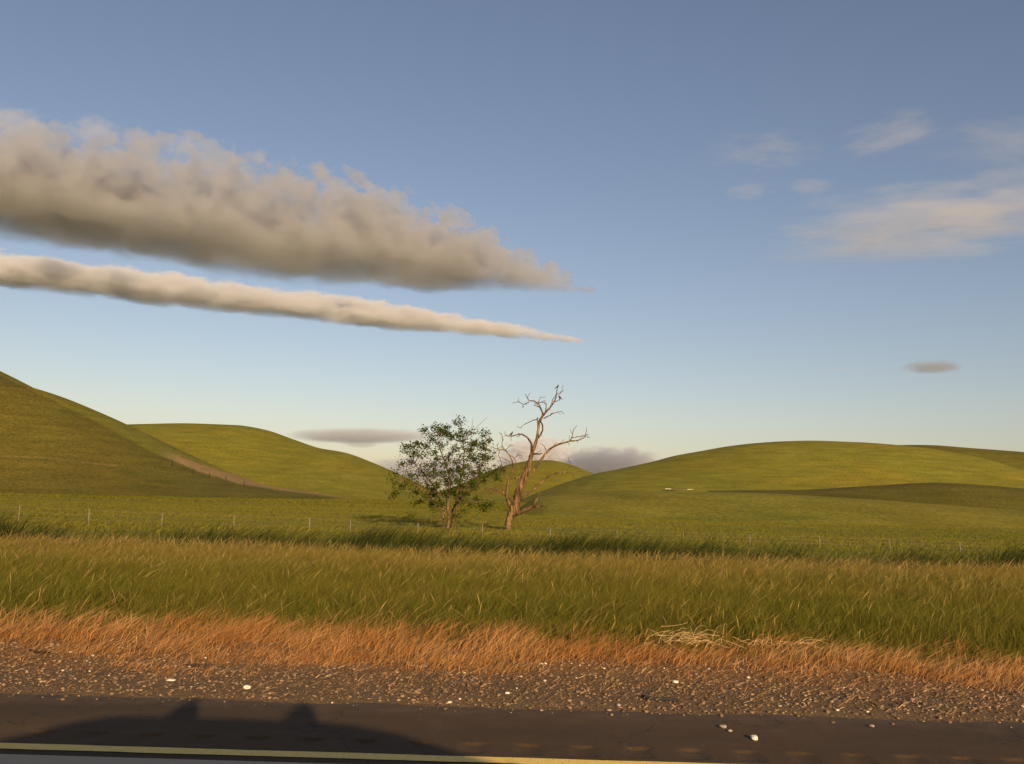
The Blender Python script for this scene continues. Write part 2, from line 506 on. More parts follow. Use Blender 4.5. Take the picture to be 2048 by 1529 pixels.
def scatter(n, y0, y1, pad=3.0, keep=None, slope=0.62, bias=1.0):
    y = y0 + (y1 - y0) * rng.random(n) ** bias
    x = (rng.random(n) * 2 - 1) * (y * slope + pad)
    if keep is not None:
        k = rng.random(n) < keep(x, y)
        x, y = x[k], y[k]
    return np.stack([x, y, ground_z(x, y) - 0.01], 1)
def mixc(a, b, t): return np.asarray(a)[None, :] * (1 - t[:, None]) + np.asarray(b)[None, :] * t[:, None]
def jitter_col(C, v=0.25): return C * (1 + (rng.random((len(C), 1)) - 0.5) * 2 * v)

# boundary between dry and green grass wanders
def dry_edge(x): return 9.55 + (fbm(np.asarray(x) * 0.35 + 3, np.asarray(x) * 0 + 1.7, 4) - 0.5) * 1.3 - np.asarray(x) * 0.07
# tall green verge grass
P = scatter(330000, 8.2, 20.6, keep=lambda x, y: np.clip((y - dry_edge(x) + 0.55) / 1.1, 0, 1) ** 1.5)
n = len(P)
pat = fbm(P[:, 0] * 0.5, P[:, 1] * 0.8 + 7)
fine = fbm(P[:, 0] * 2.2 + 4, P[:, 1] * 2.2 + 7, 3)
far = np.clip((P[:, 1] - 12.5 + (pat - 0.5) * 5) / 6.5, 0, 1)
ramp_up = np.clip(0.4 + (P[:, 1] - dry_edge(P[:, 0])) / 2.6, 0.3, 1)
h = (0.12 + 0.30 * rng.random(n)) * (0.5 + 0.4 * pat + 0.8 * fine) * ramp_up * (1 + 0.15 * far)
straw = np.clip(pat * 0.9 - 0.50 + far ** 1.5 * 0.5 + (rng.random(n) - 0.5) * 0.4, 0, 1)
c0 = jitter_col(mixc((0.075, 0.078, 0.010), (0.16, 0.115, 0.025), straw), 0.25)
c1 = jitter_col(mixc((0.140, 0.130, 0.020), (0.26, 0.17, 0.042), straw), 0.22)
lean = np.stack([0.25 + rng.normal(0, 0.42, n), rng.normal(0, 0.35, n), np.zeros(n)], 1)
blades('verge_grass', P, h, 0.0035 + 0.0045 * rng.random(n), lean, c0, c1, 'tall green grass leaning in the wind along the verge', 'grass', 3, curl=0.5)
# seed stalks above it
P = scatter(95000, 9.4, 21.6, keep=lambda x, y: (y > dry_edge(x) + 0.2) * (0.08 + 0.92 * np.clip((y - 13) / 6, 0, 1) ** 1.5))
n = len(P)
h = (0.22 + 0.28 * rng.random(n)) * (1 + 0.55 * (P[:, 1] > 19.3) * rng.random(n))
c0 = jitter_col(np.tile((0.12, 0.10, 0.02), (n, 1)))
c1 = jitter_col(mixc((0.18, 0.14, 0.035), (0.42, 0.29, 0.11), rng.random(n) ** 1.5), 0.3)
lean = np.stack([0.3 + rng.normal(0, 0.35, n), rng.normal(0, 0.3, n), np.zeros(n)], 1)
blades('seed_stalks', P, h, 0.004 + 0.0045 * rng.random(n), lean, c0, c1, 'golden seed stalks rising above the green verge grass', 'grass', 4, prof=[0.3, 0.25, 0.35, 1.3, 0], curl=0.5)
# dry orange grass by the gravel
P = scatter(200000, 7.2, 11.5, keep=lambda x, y: np.clip((y - 8.0 - (fbm(x * 1.3, y * 1.3) - 0.5) * 2.6) / 1.3, 0.03, 1) * np.clip((dry_edge(x) + 0.9 - y) / 1.3, 0, 1) * np.clip((fbm(x * 2.1 + 5, y * 2.1, 3) - 0.22) * 3.2, 0.15, 1))
n = len(P)
pat = fbm(P[:, 0] * 1.5, P[:, 1] * 1.5)
tuft = fbm(P[:, 0] * 3.5 + 8, P[:, 1] * 3.5, 2)
h = (0.05 + 0.20 * rng.random(n) ** 1.5) * np.clip((P[:, 1] - 6.9) / 2.6, 0.35, 1.15) * (0.4 + 1.2 * tuft)
c0 = jitter_col(mixc((0.20, 0.08, 0.02), (0.32, 0.15, 0.048), pat))
c1 = jitter_col(mixc((0.39, 0.175, 0.048), (0.60, 0.37, 0.16), np.clip(rng.random(n) ** 2 * pat * 2.2 + np.clip(fbm(P[:, 0] * 0.9 + 31, P[:, 1] * 1.4, 3) - 0.5, 0, 1) * 2.2, 0, 1)), 0.35)
lean = np.stack([0.3 + 0.9 * rng.random(n), (rng.random(n) - 0.5) * 0.9, np.zeros(n)], 1)
blades('dry_grass', P, h, 0.004 + 0.005 * rng.random(n), lean, c0, c1, 'short dry orange grass between gravel and green verge', 'grass', 2, curl=1.3)
# fallen straw on the gravel and the dry strip
P = scatter(16000, 6.72, 10.3, keep=lambda x, y: 0.15 + 0.85 * np.clip((y - 6.8) / 2.0, 0, 1) * fbm(x * 0.8, y * 0.8))
P[:, 2] += 0.02
n = len(P)
h = 0.03 + 0.03 * rng.random(n)
an = rng.normal(0, 0.5, n)
lean = np.stack([np.cos(an), np.sin(an), np.zeros(n)], 1) * (1.5 + 3.0 * rng.random(n))[:, None]
c0 = jitter_col(mixc((0.30, 0.16, 0.06), (0.62, 0.42, 0.22), rng.random(n) ** 2), 0.3)
blades('fallen_straw', P, h, 0.004 + 0.005 * rng.random(n), lean, c0, c0 * 1.1, 'pale fallen straw scattered over gravel and dry grass', 'straw', 2, curl=1.0)
# dark rank growth in the ditch
def ditch_keep(x, y):
    return np.clip((fbm(x * 0.16 + 2, y * 0.3) - 0.36) * 4.0, 0.05, 1) * np.clip((fbm(x * 0.7 + 2, y * 0.9, 3) - 0.3) * 3.5, 0.25, 1)
P = scatter(110000, 21.4, 27.5, 5.0, keep=ditch_keep)
n = len(P)
dens = fbm(P[:, 0] * 0.16 + 2, P[:, 1] * 0.3)
bush = np.clip((fbm(P[:, 0] * 0.7 + 2, P[:, 1] * 0.9, 3) - 0.38) * 3.5, 0, 1)
h = (0.35 + 0.6 * rng.random(n) ** 1.4) * (0.25 + 0.62 * dens + 0.68 * bush)
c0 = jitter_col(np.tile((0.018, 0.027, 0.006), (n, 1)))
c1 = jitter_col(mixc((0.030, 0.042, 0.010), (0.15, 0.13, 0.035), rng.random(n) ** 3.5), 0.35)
lean = np.stack([0.2 + 0.6 * rng.random(n), (rng.random(n) - 0.5) * 0.4, np.zeros(n)], 1)
blades('ditch_grass', P, h, 0.012 + 0.016 * rng.random(n), lean, c0, c1, 'dark green rank grass filling the ditch before the fence', 'grass', 3, curl=0.6)
# pasture grass beyond the fence
P = scatter(170000, 28.0, 105.0, 8.0, slope=0.6, bias=1.0)
n = len(P)
pat = fbm(P[:, 0] * 0.06, P[:, 1] * 0.25)
h = (0.07 + 0.10 * rng.random(n)) * (0.6 + 0.8 * pat)
c0 = jitter_col(mixc((0.085, 0.09, 0.01), (0.13, 0.11, 0.018), pat))
c1 = jitter_col(mixc((0.125, 0.132, 0.015), (0.20, 0.165, 0.028), np.clip(pat * 1.3 - 0.3 + (rng.random(n) - .5) * .5, 0, 1)), 0.3)
lean = np.stack([0.3 + 0.5 * rng.random(n), (rng.random(n) - 0.5) * 0.5, np.zeros(n)], 1)
blades('pasture_grass', P, h, 0.02 + 0.03 * rng.random(n), lean, c0, c1, 'short green pasture grass on the field beyond the fence', 'grass', 2)
P = scatter(80000, 104.0, 190.0, 14.0, slope=0.6)
n = len(P)
pat = fbm(P[:, 0] * 0.05, P[:, 1] * 0.15)
h = 0.12 + 0.14 * rng.random(n)
c1 = jitter_col(mixc((0.115, 0.12, 0.013), (0.17, 0.145, 0.024), pat), 0.3)
lean = np.stack([0.3 + 0.5 * rng.random(n), (rng.random(n) - 0.5) * 0.5, np.zeros(n)], 1)
blades('far_pasture_grass', P, h, 0.08 + 0.1 * rng.random(n), lean, c1 * 0.6, c1, 'distant green pasture grass at the foot of the hills', 'grass', 2)

# ------------------------------------------------------------------ gravel and stones
def stone_proto(seed):
    r = random.Random(seed)
    bm = bmesh.new(); bmesh.ops.create_icosphere(bm, subdivisions=1, radius=1.0)
    for v in bm.verts:
        v.co *= 0.75 + 0.5 * r.random(); v.co.z *= 0.6
    V = np.array([v.co[:] for v in bm.verts]); Fc = np.array([[v.index for v in f.verts] for f in bm.faces])
    bm.free()
    return V, Fc
protos = [stone_proto(s) for s in range(5)]
def gravel(name, P, size, C, label):
    VV, FF, CC, o = [], [], [], 0
    which = rng.integers(0, 5, len(P)); ang = rng.random(len(P)) * 6.283
    for j in range(5):
        V, Fc = protos[j]
        idx = np.where(which == j)[0]
        ca, sa = np.cos(ang[idx]), np.sin(ang[idx])
        st = 0.7 + 0.8 * rng.random(len(idx))
        x = V[None, :, 0] * st[:, None]; y = V[None, :, 1]
        W = np.stack([x * ca[:, None] - y * sa[:, None], x * sa[:, None] + y * ca[:, None], np.repeat(V[None, :, 2], len(idx), 0)], -1) * size[idx][:, None, None] + P[idx][:, None, :]
        VV.append(W.reshape(-1, 3)); CC.append(np.repeat(C[idx], len(V), 0))
        FF.append((Fc[None] + (np.arange(len(idx)) * len(V))[:, None, None] + o).reshape(-1)); o += len(idx) * len(V)
    V = np.concatenate(VV); Fl = np.concatenate(FF)
    me = mesh_np(name, V, Fl, np.full(len(Fl) // 3, 3), False)
    set_col(me, np.concatenate(CC))
    return tag(link(name, me, M_STONE), label, 'gravel', kind='stuff')
n = 26000
y = 6.50 + 2.5 * rng.random(n)
keep_ = (y > 6.74) | (rng.random(n) < ((y - 6.5) / 0.24) ** 2 * 0.5)
y = y[keep_]; n = len(y)
x = (rng.random(n) * 2 - 1) * (y * 0.62 + 2.5)
size = 0.004 + 0.015 * rng.random(n) ** 5
tone = rng.random(n)
C = mixc((0.075, 0.045, 0.023), (0.25, 0.165, 0.092), tone ** 1.6)
br = rng.random(n) < 0.022
C[br] = mixc((0.32, 0.26, 0.19), (0.55, 0.48, 0.38), rng.random(br.sum()))
P = np.stack([x, y, np.where(y < 6.72, 0.0, ground_z(x, y)) + size * 0.25], 1)
gravel('gravel', P, size, jitter_col(C, 0.2), 'loose brown and pale gravel beside the asphalt edge')

def stone(px, py, s, z, c, label, seed, flat=0.65):
    p = at_z(px, py, z)
    bm = bmesh.new(); bmesh.ops.create_icosphere(bm, subdivisions=3, radius=1.0)
    r = random.Random(seed); ph_ = [r.random() * 6 for _ in range(6)]
    for v in bm.verts:
        d = v.co.normalized()
        k_ = 1 + 0.16 * math.sin(3 * d.x + ph_[0]) + 0.13 * math.sin(4 * d.y + ph_[1]) + 0.1 * math.sin(5 * d.z + ph_[2]) + 0.06 * math.sin(9 * d.x + 7 * d.y + ph_[3])
        v.co = Vector((d.x * k_ * s * 1.25, d.y * k_ * s, d.z * k_ * s * flat))
    zmin = min(v.co.z for v in bm.verts)
    for v in bm.verts: v.co.z -= zmin * 0.9
    me = bpy.data.meshes.new('stone'); bm.to_mesh(me); bm.free()
    set_col(me, np.tile(c, (len(me.vertices), 1)))
    me.transform(Matrix.Scale(0.75, 4))
    o = link('stone', me, M_STONE, None, (p.x, p.y, z))
    return tag(o, label, 'stone', 'larger stones on the shoulder')
WH = (0.60, 0.53, 0.43); GR = (0.30, 0.25, 0.19)
gz = float(ground_z(0, 6.8))
stone(1508, 1480, 0.028, 0.0, WH, 'bright white stone lying alone on the asphalt shoulder', 1)
stone(1446, 1457, 0.024, 0.0, GR, 'brown stone on the asphalt, left of the white stone, larger of the pair', 2)
stone(1460, 1464, 0.018, 0.0, GR, 'small brown stone on the asphalt touching the larger brown one', 3, 0.5)
stone(1744, 1455, 0.020, 0.0, GR, 'lone grey stone on the asphalt edge at far right', 4, 0.5)
stone(495, 1378, 0.030, gz, WH, 'bright white stone in the gravel above the two roof bar shadows', 5)
stone(342, 1362, 0.034, gz, WH, 'flat white stone in the left gravel', 6, 0.35)
stone(1351, 1367, 0.030, gz, WH, 'white stone in the gravel above the black tyre strip', 7, 0.45)

# ------------------------------------------------------------------ tubes
def tube(pts, radii, sides=8, rough=0.0, seed=0, cap=True):
    """returns (V, faces) of a tapered tube through the points"""
    pts = [Vector(p) for p in pts]
    V, Fc = [], []
    r_ = random.Random(seed)
    n_ = len(pts)
    up = Vector((0.13, 0.97, 0.2)).normalized()
    for i, p in enumerate(pts):
        t = (pts[min(i + 1, n_ - 1)] - pts[max(i - 1, 0)]).normalized()
        u = t.cross(up)
        if u.length < 1e-3: u = t.cross(Vector((1, 0, 0)))
        u.normalize(); v = t.cross(u).normalized()
        for j in range(sides):
            a = 2 * math.pi * j / sides
            rr = radii[i] * (1 + rough * (r_.random() - 0.5) * 2)
            V.append(p + (u * math.cos(a) + v * math.sin(a)) * rr)
    for i in range(n_ - 1):
        for j in range(sides):
            Fc.append((i * sides + j, i * sides + (j + 1) % sides, (i + 1) * sides + (j + 1) % sides, (i + 1) * sides + j))
    if cap:
        Fc.append(tuple(range(sides))[::-1]); Fc.append(tuple((n_ - 1) * sides + j for j in range(sides)))
    return V, Fc
def spline(pts, sub=4):
    """Catmull-Rom through tuples of any length"""
    A = np.array(pts, float)
    if len(A) < 3: 
        t = np.linspace(0, 1, sub + 1)[:, None]
        return A[0] * (1 - t) + A[-1] * t
    Q = np.vstack([2 * A[0] - A[1], A, 2 * A[-1] - A[-2]])
    out = []
    for i in range(1, len(Q) - 2):
        for k_ in range(sub):
            t = k_ / sub
            out.append(0.5 * ((2 * Q[i]) + (-Q[i - 1] + Q[i + 1]) * t + (2 * Q[i - 1] - 5 * Q[i] + 4 * Q[i + 1] - Q[i + 2]) * t * t + (-Q[i - 1] + 3 * Q[i] - 3 * Q[i + 1] + Q[i + 2]) * t ** 3))
    out.append(A[-1])
    return np.array(out)
def merge(parts):
    V, Fc, o = [], [], 0
    for v, f in parts:
        V += [tuple(p) for p in v]; Fc += [tuple(i + o for i in q) for q in f]; o += len(v)
    return V, Fc
def pymesh(name, V, Fc, smooth=True):
    me = bpy.data.meshes.new(name); me.from_pydata([tuple(v) for v in V], [], Fc); me.update()
    if smooth:
        me.polygons.foreach_set('use_smooth', np.ones(len(me.polygons), bool))
    return me

# ------------------------------------------------------------------ the two trees
TD = 43.0
CS = 480.0 / 2048.0                     # tracing scale to photo pixels
def tp(cx, cy, dy=0.0):
    """a traced point of the trees, at its real distance"""
    return at(760 + cx * CS, 760 + cy * CS, TD + dy)
PXM = TD / F * CS                       # metres per traced pixel

def limb(traces, seed, depth, sides=7, rough=0.06):
    """traces: polylines of (cx, cy, radius, depth 0..1); wandering a little in all three directions"""
    r_ = random.Random(seed)
    parts = []
    for tr in traces:
        S = spline([(a, b, c, d) for a, b, c, d in tr], 4)
        pts, rad = [], []
        for k_, (a, b, c, d) in enumerate(S):
            w = 0.0 if k_ == 0 else 0.012
            p = tp(a, b, depth * d)
            pts.append(p + Vector(((r_.random() - .5) * w * 2, (r_.random() - .5) * w * 2, (r_.random() - .5) * w * 2)))
            rad.append(max(c * PXM * (0.88 if c > 27 else 0.80 if c > 12 else 1.0) * (1 + 0.10 * math.sin(k_ * 2.3 + seed)), 0.0105))
        parts.append(tube(pts, rad, sides, rough, r_.randint(0, 999)))
    return merge(parts)

dead_base = tp(1080, 1316)
dead_base.z = float(ground_z(dead_base.x, dead_base.y))
dead = tag(empty('dead_tree', dead_base), 'tall bare dead tree with a leaning split trunk, right of the leafy tree', 'tree')
def part(name, VF, mat, root):
    V, Fc = VF
    o = root.location
    me = pymesh(name, [Vector(v) - o for v in V], Fc)
    return link(name, me, mat, root)
trunk = [(1070, 1345, 34, 0), (1085, 1300, 29, 0), (1092, 1230, 29, 0), (1110, 1175, 34, 0), (1145, 1110, 40, 0), (1162, 1040, 37, 0), (1182, 960, 35, 0), (1212, 880, 33, 0), (1246, 790, 30, 0), (1278, 700, 26, 0), (1300, 620, 20, 0), (1328, 540, 16, 0), (1346, 470, 14, 0), (1350, 420, 12.5, 0), (1358, 370, 11, 0), (1386, 308, 10.5, 0), (1424, 268, 8, .1), (1462, 222, 6.5, .15), (1490, 178, 5.5, .2), (1506, 122, 4.5, .2), (1512, 80, 3.2, .2)]
part('trunk', limb([trunk], 1, 1.0, 12, 0.13), M_DEAD, dead)
branches = [
    (0.9, [[(1390, 300, 8, 0), (1370, 240, 6.5, .2), (1345, 200, 5.5, .4), (1310, 180, 5, .5), (1270, 176, 4, .6), (1240, 120, 2, .8)],
           [(1272, 188, 4, .6), (1225, 210, 3.2, .8), (1180, 190, 2.8, 1), (1130, 200, 1.6, 1.1)], [(1225, 210, 2.6, .8), (1214, 236, 1.6, .9)],
           [(1345, 200, 3.5, .4), (1360, 175, 2.4, .5), (1370, 150, 1.6, .6)], [(1348, 203, 3.5, .4), (1380, 190, 2.6, .2), (1415, 174, 1.6, 0)], [(1370, 245, 3.2, .2), (1340, 228, 2.4, .3), (1310, 215, 1.6, .5)]]),
    (-0.8, [[(1412, 272, 4.5, 0), (1418, 230, 3.4, .3), (1415, 190, 2, .6)], [(1456, 232, 4, .1), (1474, 172, 3, .3), (1500, 128, 2, .4)], [(1508, 122, 3, .2), (1535, 118, 2.4, .4), (1557, 95, 1.5, .6)], [(1490, 188, 4, .2), (1515, 180, 3, .3), (1538, 168, 2, .4)]]),
    (0.8, [[(1398, 328, 6, 0), (1435, 310, 5, .2), (1475, 290, 4, .5), (1515, 275, 2.6, .8), (1552, 270, 1.5, 1)]]),
    (-0.9, [[(1345, 338, 5, 0), (1310, 345, 4, .3), (1278, 360, 3.2, .6), (1215, 390, 2, 1), (1208, 410, 1.4, 1.1)], [(1352, 400, 8, 0), (1347, 360, 7, 0), (1344, 318, 4, 0)]]),
    (-0.3, [[(1350, 495, 9, 0), (1378, 455, 7, .6), (1388, 415, 6.5, 1), (1382, 378, 6.5, .7), (1366, 348, 6, 0)]]),
    (-1.3, [[(1294, 610, 11, 0), (1296, 575, 9, .2), (1284, 530, 8, .35), (1246, 485, 7, .6), (1200, 465, 6, .8), (1160, 472, 5, .9), (1118, 480, 4, 1), (1060, 478, 2, 1.2)], [(1118, 482, 3, 1), (1117, 520, 1.8, 1.1)], [(1195, 468, 4, .8), (1180, 455, 2, .9)]]),
    (-0.5, [[(1305, 632, 11, 0), (1345, 634, 7, .5), (1383, 628, 5, 1)]]),
    (1.4, [[(1300, 790, 14, 0), (1318, 765, 11, 0), (1350, 720, 10.5, .1), (1398, 652, 10, .25), (1442, 600, 9.5, .4), (1500, 562, 8.5, .5), (1560, 541, 7.5, .6), (1615, 526, 6.5, .7), (1690, 517, 5, .8), (1742, 488, 4, .9), (1758, 450, 2.6, 1), (1764, 408, 1.5, 1.1)],
           [(1615, 526, 5.5, .7), (1638, 490, 4, .8), (1652, 430, 2.8, 1), (1680, 388, 1.5, 1.1)], [(1640, 494, 4, .8), (1700, 485, 3.2, .7), (1752, 478, 2.2, .6), (1790, 492, 1.4, .5)], [(1418, 602, 4, .35), (1400, 565, 3, .4), (1366, 540, 2, .5)], [(1486, 568, 3, .5), (1491, 545, 2, .5)]]),
    (-0.8, [[(1140, 1130, 24, 0), (1104, 1065, 19, .2), (1082, 1000, 16, .4), (1084, 930, 15, .5), (1098, 870, 14, .6), (1104, 832, 12, .6)],
            [(1108, 850, 6, .6), (1124, 800, 5.5, .6), (1136, 750, 5, .7), (1130, 700, 5, .7), (1102, 640, 4.5, .8), (1062, 600, 4.5, .9), (1020, 598, 4, 1), (985, 585, 3, 1.1), (950, 572, 2, 1.2)],
            [(1064, 602, 3.8, .9), (1040, 550, 3, 1), (1050, 505, 2.4, 1), (1036, 458, 1.5, 1.1)], [(1065, 604, 3.5, .9), (1092, 578, 2.6, .8), (1117, 545, 1.8, .7)],
            [(1022, 600, 3.6, 1), (1012, 640, 3.2, 1), (1034, 700, 2.6, 1), (1042, 765, 2, 1)], [(1104, 645, 4, .8), (1140, 665, 4, .7), (1170, 720, 3.5, .6), (1190, 790, 3.2, .5), (1196, 850, 3, .4)],
            [(1142, 672, 3, .7), (1165, 655, 2.6, .7), (1192, 638, 1.8, .7)], [(1028, 660, 2.6, 1), (1070, 675, 2.2, .9), (1115, 700, 1.8, .8)], [(1012, 602, 3, 1), (1000, 565, 2.4, 1), (1012, 535, 1.5, 1)]]),
    (-0.4, [[(1205, 868, 9, 0), (1175, 842, 7, .4), (1150, 838, 6.5, .7), (1110, 842, 6, 1.1)], [(1094, 848, 5, 1.1), (1066, 806, 3.6, 1.2), (1034, 775, 2, 1.3)]]),
    (-1.2, [[(1140, 1040, 16, 0), (1092, 1002, 12, .2), (1042, 962, 9.5, .5), (1004, 946, 7.5, .7), (968, 938, 6, .8), (920, 922, 3.4, 1), (880, 935, 2.4, 1.1), (845, 942, 1.6, 1.2)], [(972, 944, 4.5, .8), (950, 968, 3.4, .9), (926, 994, 2, 1)], [(1044, 960, 4, .5), (1045, 900, 3, .6), (1020, 860, 2, .7)]]),
    (-0.9, [[(1150, 1135, 34, 0), (1190, 1130, 28, .15), (1240, 1110, 23, .4), (1298, 1080, 18, .6), (1326, 1042, 13, .8), (1345, 1010, 7, .9), (1366, 960, 1.8, 1)], [(1318, 1086, 7, .6), (1360, 1082, 6, .8), (1408, 1084, 5, 1), (1432, 1098, 4, 1.1), (1452, 1116, 2, 1.2)], [(1240, 1118, 10, .4), (1280, 1102, 9, .4), (1312, 1088, 7, .5)]]),
    (1.2, [[(1195, 1020, 12, 0), (1250, 975, 7.5, .2), (1330, 918, 7, .4), (1398, 860, 6.5, .6), (1442, 822, 6.5, .7), (1500, 800, 5.5, .8), (1560, 792, 4.2, .9), (1650, 790, 2.4, 1), (1702, 778, 1.5, 1.1)], [(1648, 790, 2, 1), (1662, 814, 1.5, 1)], [(1560, 790, 2, .9), (1620, 740, 1.8, 1), (1618, 690, 1.4, 1.1)]]),
]
rt = random.Random(77)
for i, (dep, tr) in enumerate(branches):
    extra = []
    for line in tr:
        for (a, b) in zip(line[:-1], line[1:]):
            if rt.random() < 0.55 and a[2] < 14:
                t_ = rt.random()
                x0, y0, r0, d0 = [a[q] * (1 - t_) + b[q] * t_ for q in range(4)]
                ang = math.atan2(b[1] - a[1], b[0] - a[0]) + rt.choice((-1, 1)) * rt.uniform(.5, 1.1)
                L_ = rt.uniform(18, 48)
                extra.append([(x0, y0, min(r0 * .6, 2.6), d0), (x0 + math.cos(ang) * L_ * .5, y0 + math.sin(ang) * L_ * .5 - 2, 1.8, d0 + rt.uniform(-.2, .2)), (x0 + math.cos(ang + .3) * L_, y0 + math.sin(ang + .3) * L_ - 6, 1.2, d0 + rt.uniform(-.4, .4))])
    tr = tr + extra
    part('branch', limb(tr, 20 + i, dep, 7, 0.1), M_DEAD, dead)

# leafy tree
leaf_base = tp(570, 1300)
leaf_base.z = float(ground_z(leaf_base.x, leaf_base.y))
leafy = tag(empty('leafy_tree', leaf_base), 'small leafy green tree with several stems, left of the dead tree', 'tree')
clumps = [(690,360),(655,365),(480,400),(560,410),(530,430),(390,440),(690,420),(740,440),(500,450),(720,470),(800,450),(900,440),(860,470),(430,500),(600,500),(700,530),(820,540),(920,530),(330,560),(220,590),(200,620),(270,570),(400,570),(520,560),(640,590),(760,600),(880,600),(940,620),(300,640),(380,650),(460,640),(580,660),(700,670),(820,680),(940,660),(200,730),(270,720),(370,730),(460,740),(560,730),(660,750),(760,740),(860,740),(1000,750),(1060,770),(140,790),(250,810),(340,800),(430,830),(540,820),(640,830),(740,830),(840,800),(930,790),(1000,810),(120,870),(200,880),(300,880),(400,890),(500,900),(600,900),(700,900),(790,880),(880,850),(1010,862),(130,960),(108,995),(180,940),(300,960),(380,980),(470,980),(560,980),(650,970),(740,980),(800,930),(290,1060),(330,1030),(440,1050),(520,1060),(690,1040),(750,1060),(800,1030),(850,1090),(910,1080),(940,1060),(890,1112),(270,1150),(650,1170),(480,1110),(700,1110),(780,560),(860,640),(660,480),(560,480),(900,690),(780,660),(640,700),(500,680),(600,780),(700,790),(480,800),(560,870),(660,870),(450,930),(620,940),(780,790),(880,560)]
stems = [[(530, 1310, 15, 0), (545, 1220, 14, 0), (552, 1150, 12, 0), (525, 1060, 9, .3), (490, 960, 7, .6), (420, 860, 5, .9), (330, 760, 3.5, 1.1), (240, 640, 2, 1.2)],
         [(575, 1310, 14, 0), (585, 1220, 14, 0), (582, 1130, 12, -.2), (575, 1000, 10, -.3), (600, 870, 8, -.4), (560, 720, 6, -.5), (505, 570, 4, -.4), (482, 420, 2, -.3)],
         [(600, 1305, 12, 0), (622, 1200, 11, .1), (632, 1100, 10, .3), (650, 1000, 8, .3), (698, 810, 6, .2), (718, 620, 4, .1), (690, 380, 2, 0)],
         [(612, 1290, 10, 0), (640, 1130, 7, -.4), (720, 960, 6, -.8), (820, 800, 4.5, -1), (900, 640, 3, -.9), (905, 460, 1.6, -.8)],
         [(548, 1200, 9, 0), (500, 1080, 6, -.5), (400, 960, 4.5, -.9), (260, 880, 3, -1.1), (130, 860, 1.8, -1.2)],
         [(590, 1150, 8, .2), (700, 1010, 5, .8), (830, 900, 4, 1.1), (960, 790, 2.4, 1.1), (1060, 765, 1.5, 1)]]
for i, st in enumerate(stems):
    part('trunk_stem', limb([st], 60 + i, 1.0, 8, 0.08), M_BARK, leafy)
stem_pts = []
for st in stems:
    for a, b, c, d in spline(st, 5)[8:]:
        stem_pts.append((a, b, c, d))
tw = []
leafV, leafF, leafC = [], [], []
r_ = random.Random(3)
tw.append(tube([tp(770, 480), tp(785, 400), tp(795, 330)], [.012, .01, .006], 5)); tw.append(tube([tp(780, 470, .2), tp(830, 400, .3), tp(915, 318, .4)], [.013, .01, .006], 5))
clump_list = []
for (cx, cy) in clumps:
    rel = min(1, math.hypot((cx - 560) / 480, (cy - 740) / 420))
    amp = 2.0 * math.sqrt(max(0.05, 1 - rel * rel * 0.9))
    for rep in range(2 if rel < 0.8 else 1):
        clump_list.append((cx + r_.uniform(-18, 18), cy + r_.uniform(-18, 18), r_.uniform(-1, 1) * amp))
for (cx, cy, dz) in clump_list:
    best = min(stem_pts, key=lambda s_: (s_[0] - cx) ** 2 + (s_[1] - cy - 60) ** 2 + ((s_[3] - dz) * 110) ** 2)
    a, b = tp(best[0], best[1], best[3]), tp(cx, cy, dz)
    mid = (a + b) / 2 + Vector((r_.uniform(-.1, .1), r_.uniform(-.1, .1), r_.uniform(-.12, .05)))
    S = spline([tuple(a), tuple(mid), tuple(b)], 3)
    tw.append(tube([Vector(p) for p in S], list(np.linspace(.016, .006, len(S))), 5))
    rad = r_.uniform(0.14, 0.28)
    for q in range(r_.randint(42, 70)):
        p = b + Vector((r_.gauss(0, 1), r_.gauss(0, 1), r_.gauss(0, .8))) * rad * 0.6
        L = r_.uniform(.08, .15); Wd = L * r_.uniform(.5, .75)
        yaw, pit, rl = r_.uniform(0, 6.283), r_.uniform(-1.1, .5), r_.uniform(-.8, .8)
        Mx = Matrix.Rotation(yaw, 3, 'Z') @ Matrix.Rotation(pit, 3, 'Y') @ Matrix.Rotation(rl, 3, 'X')
        loc = [Vector((0, 0, 0)), Vector((L * .4, Wd * .5, .012)), Vector((L, 0, -.012)), Vector((L * .4, -Wd * .5, .012))]
        o = len(leafV)
        leafV += [p + Mx @ l_ for l_ in loc]
        leafF += [(o, o + 1, o + 2), (o, o + 2, o + 3)]
        g_ = r_.uniform(.6, 1.35); yl = r_.random() ** 3
        leafC += [((.040 + .06 * yl) * g_, (.060 + .04 * yl) * g_, (.010) * g_)] * 4
part('twigs', merge(tw), M_BARK, leafy)
me = pymesh('crown', [v - leafy.location for v in leafV], leafF, False)
set_col(me, np.array(leafC))
tag(link('crown', me, M_LEAF, leafy), kind=None)

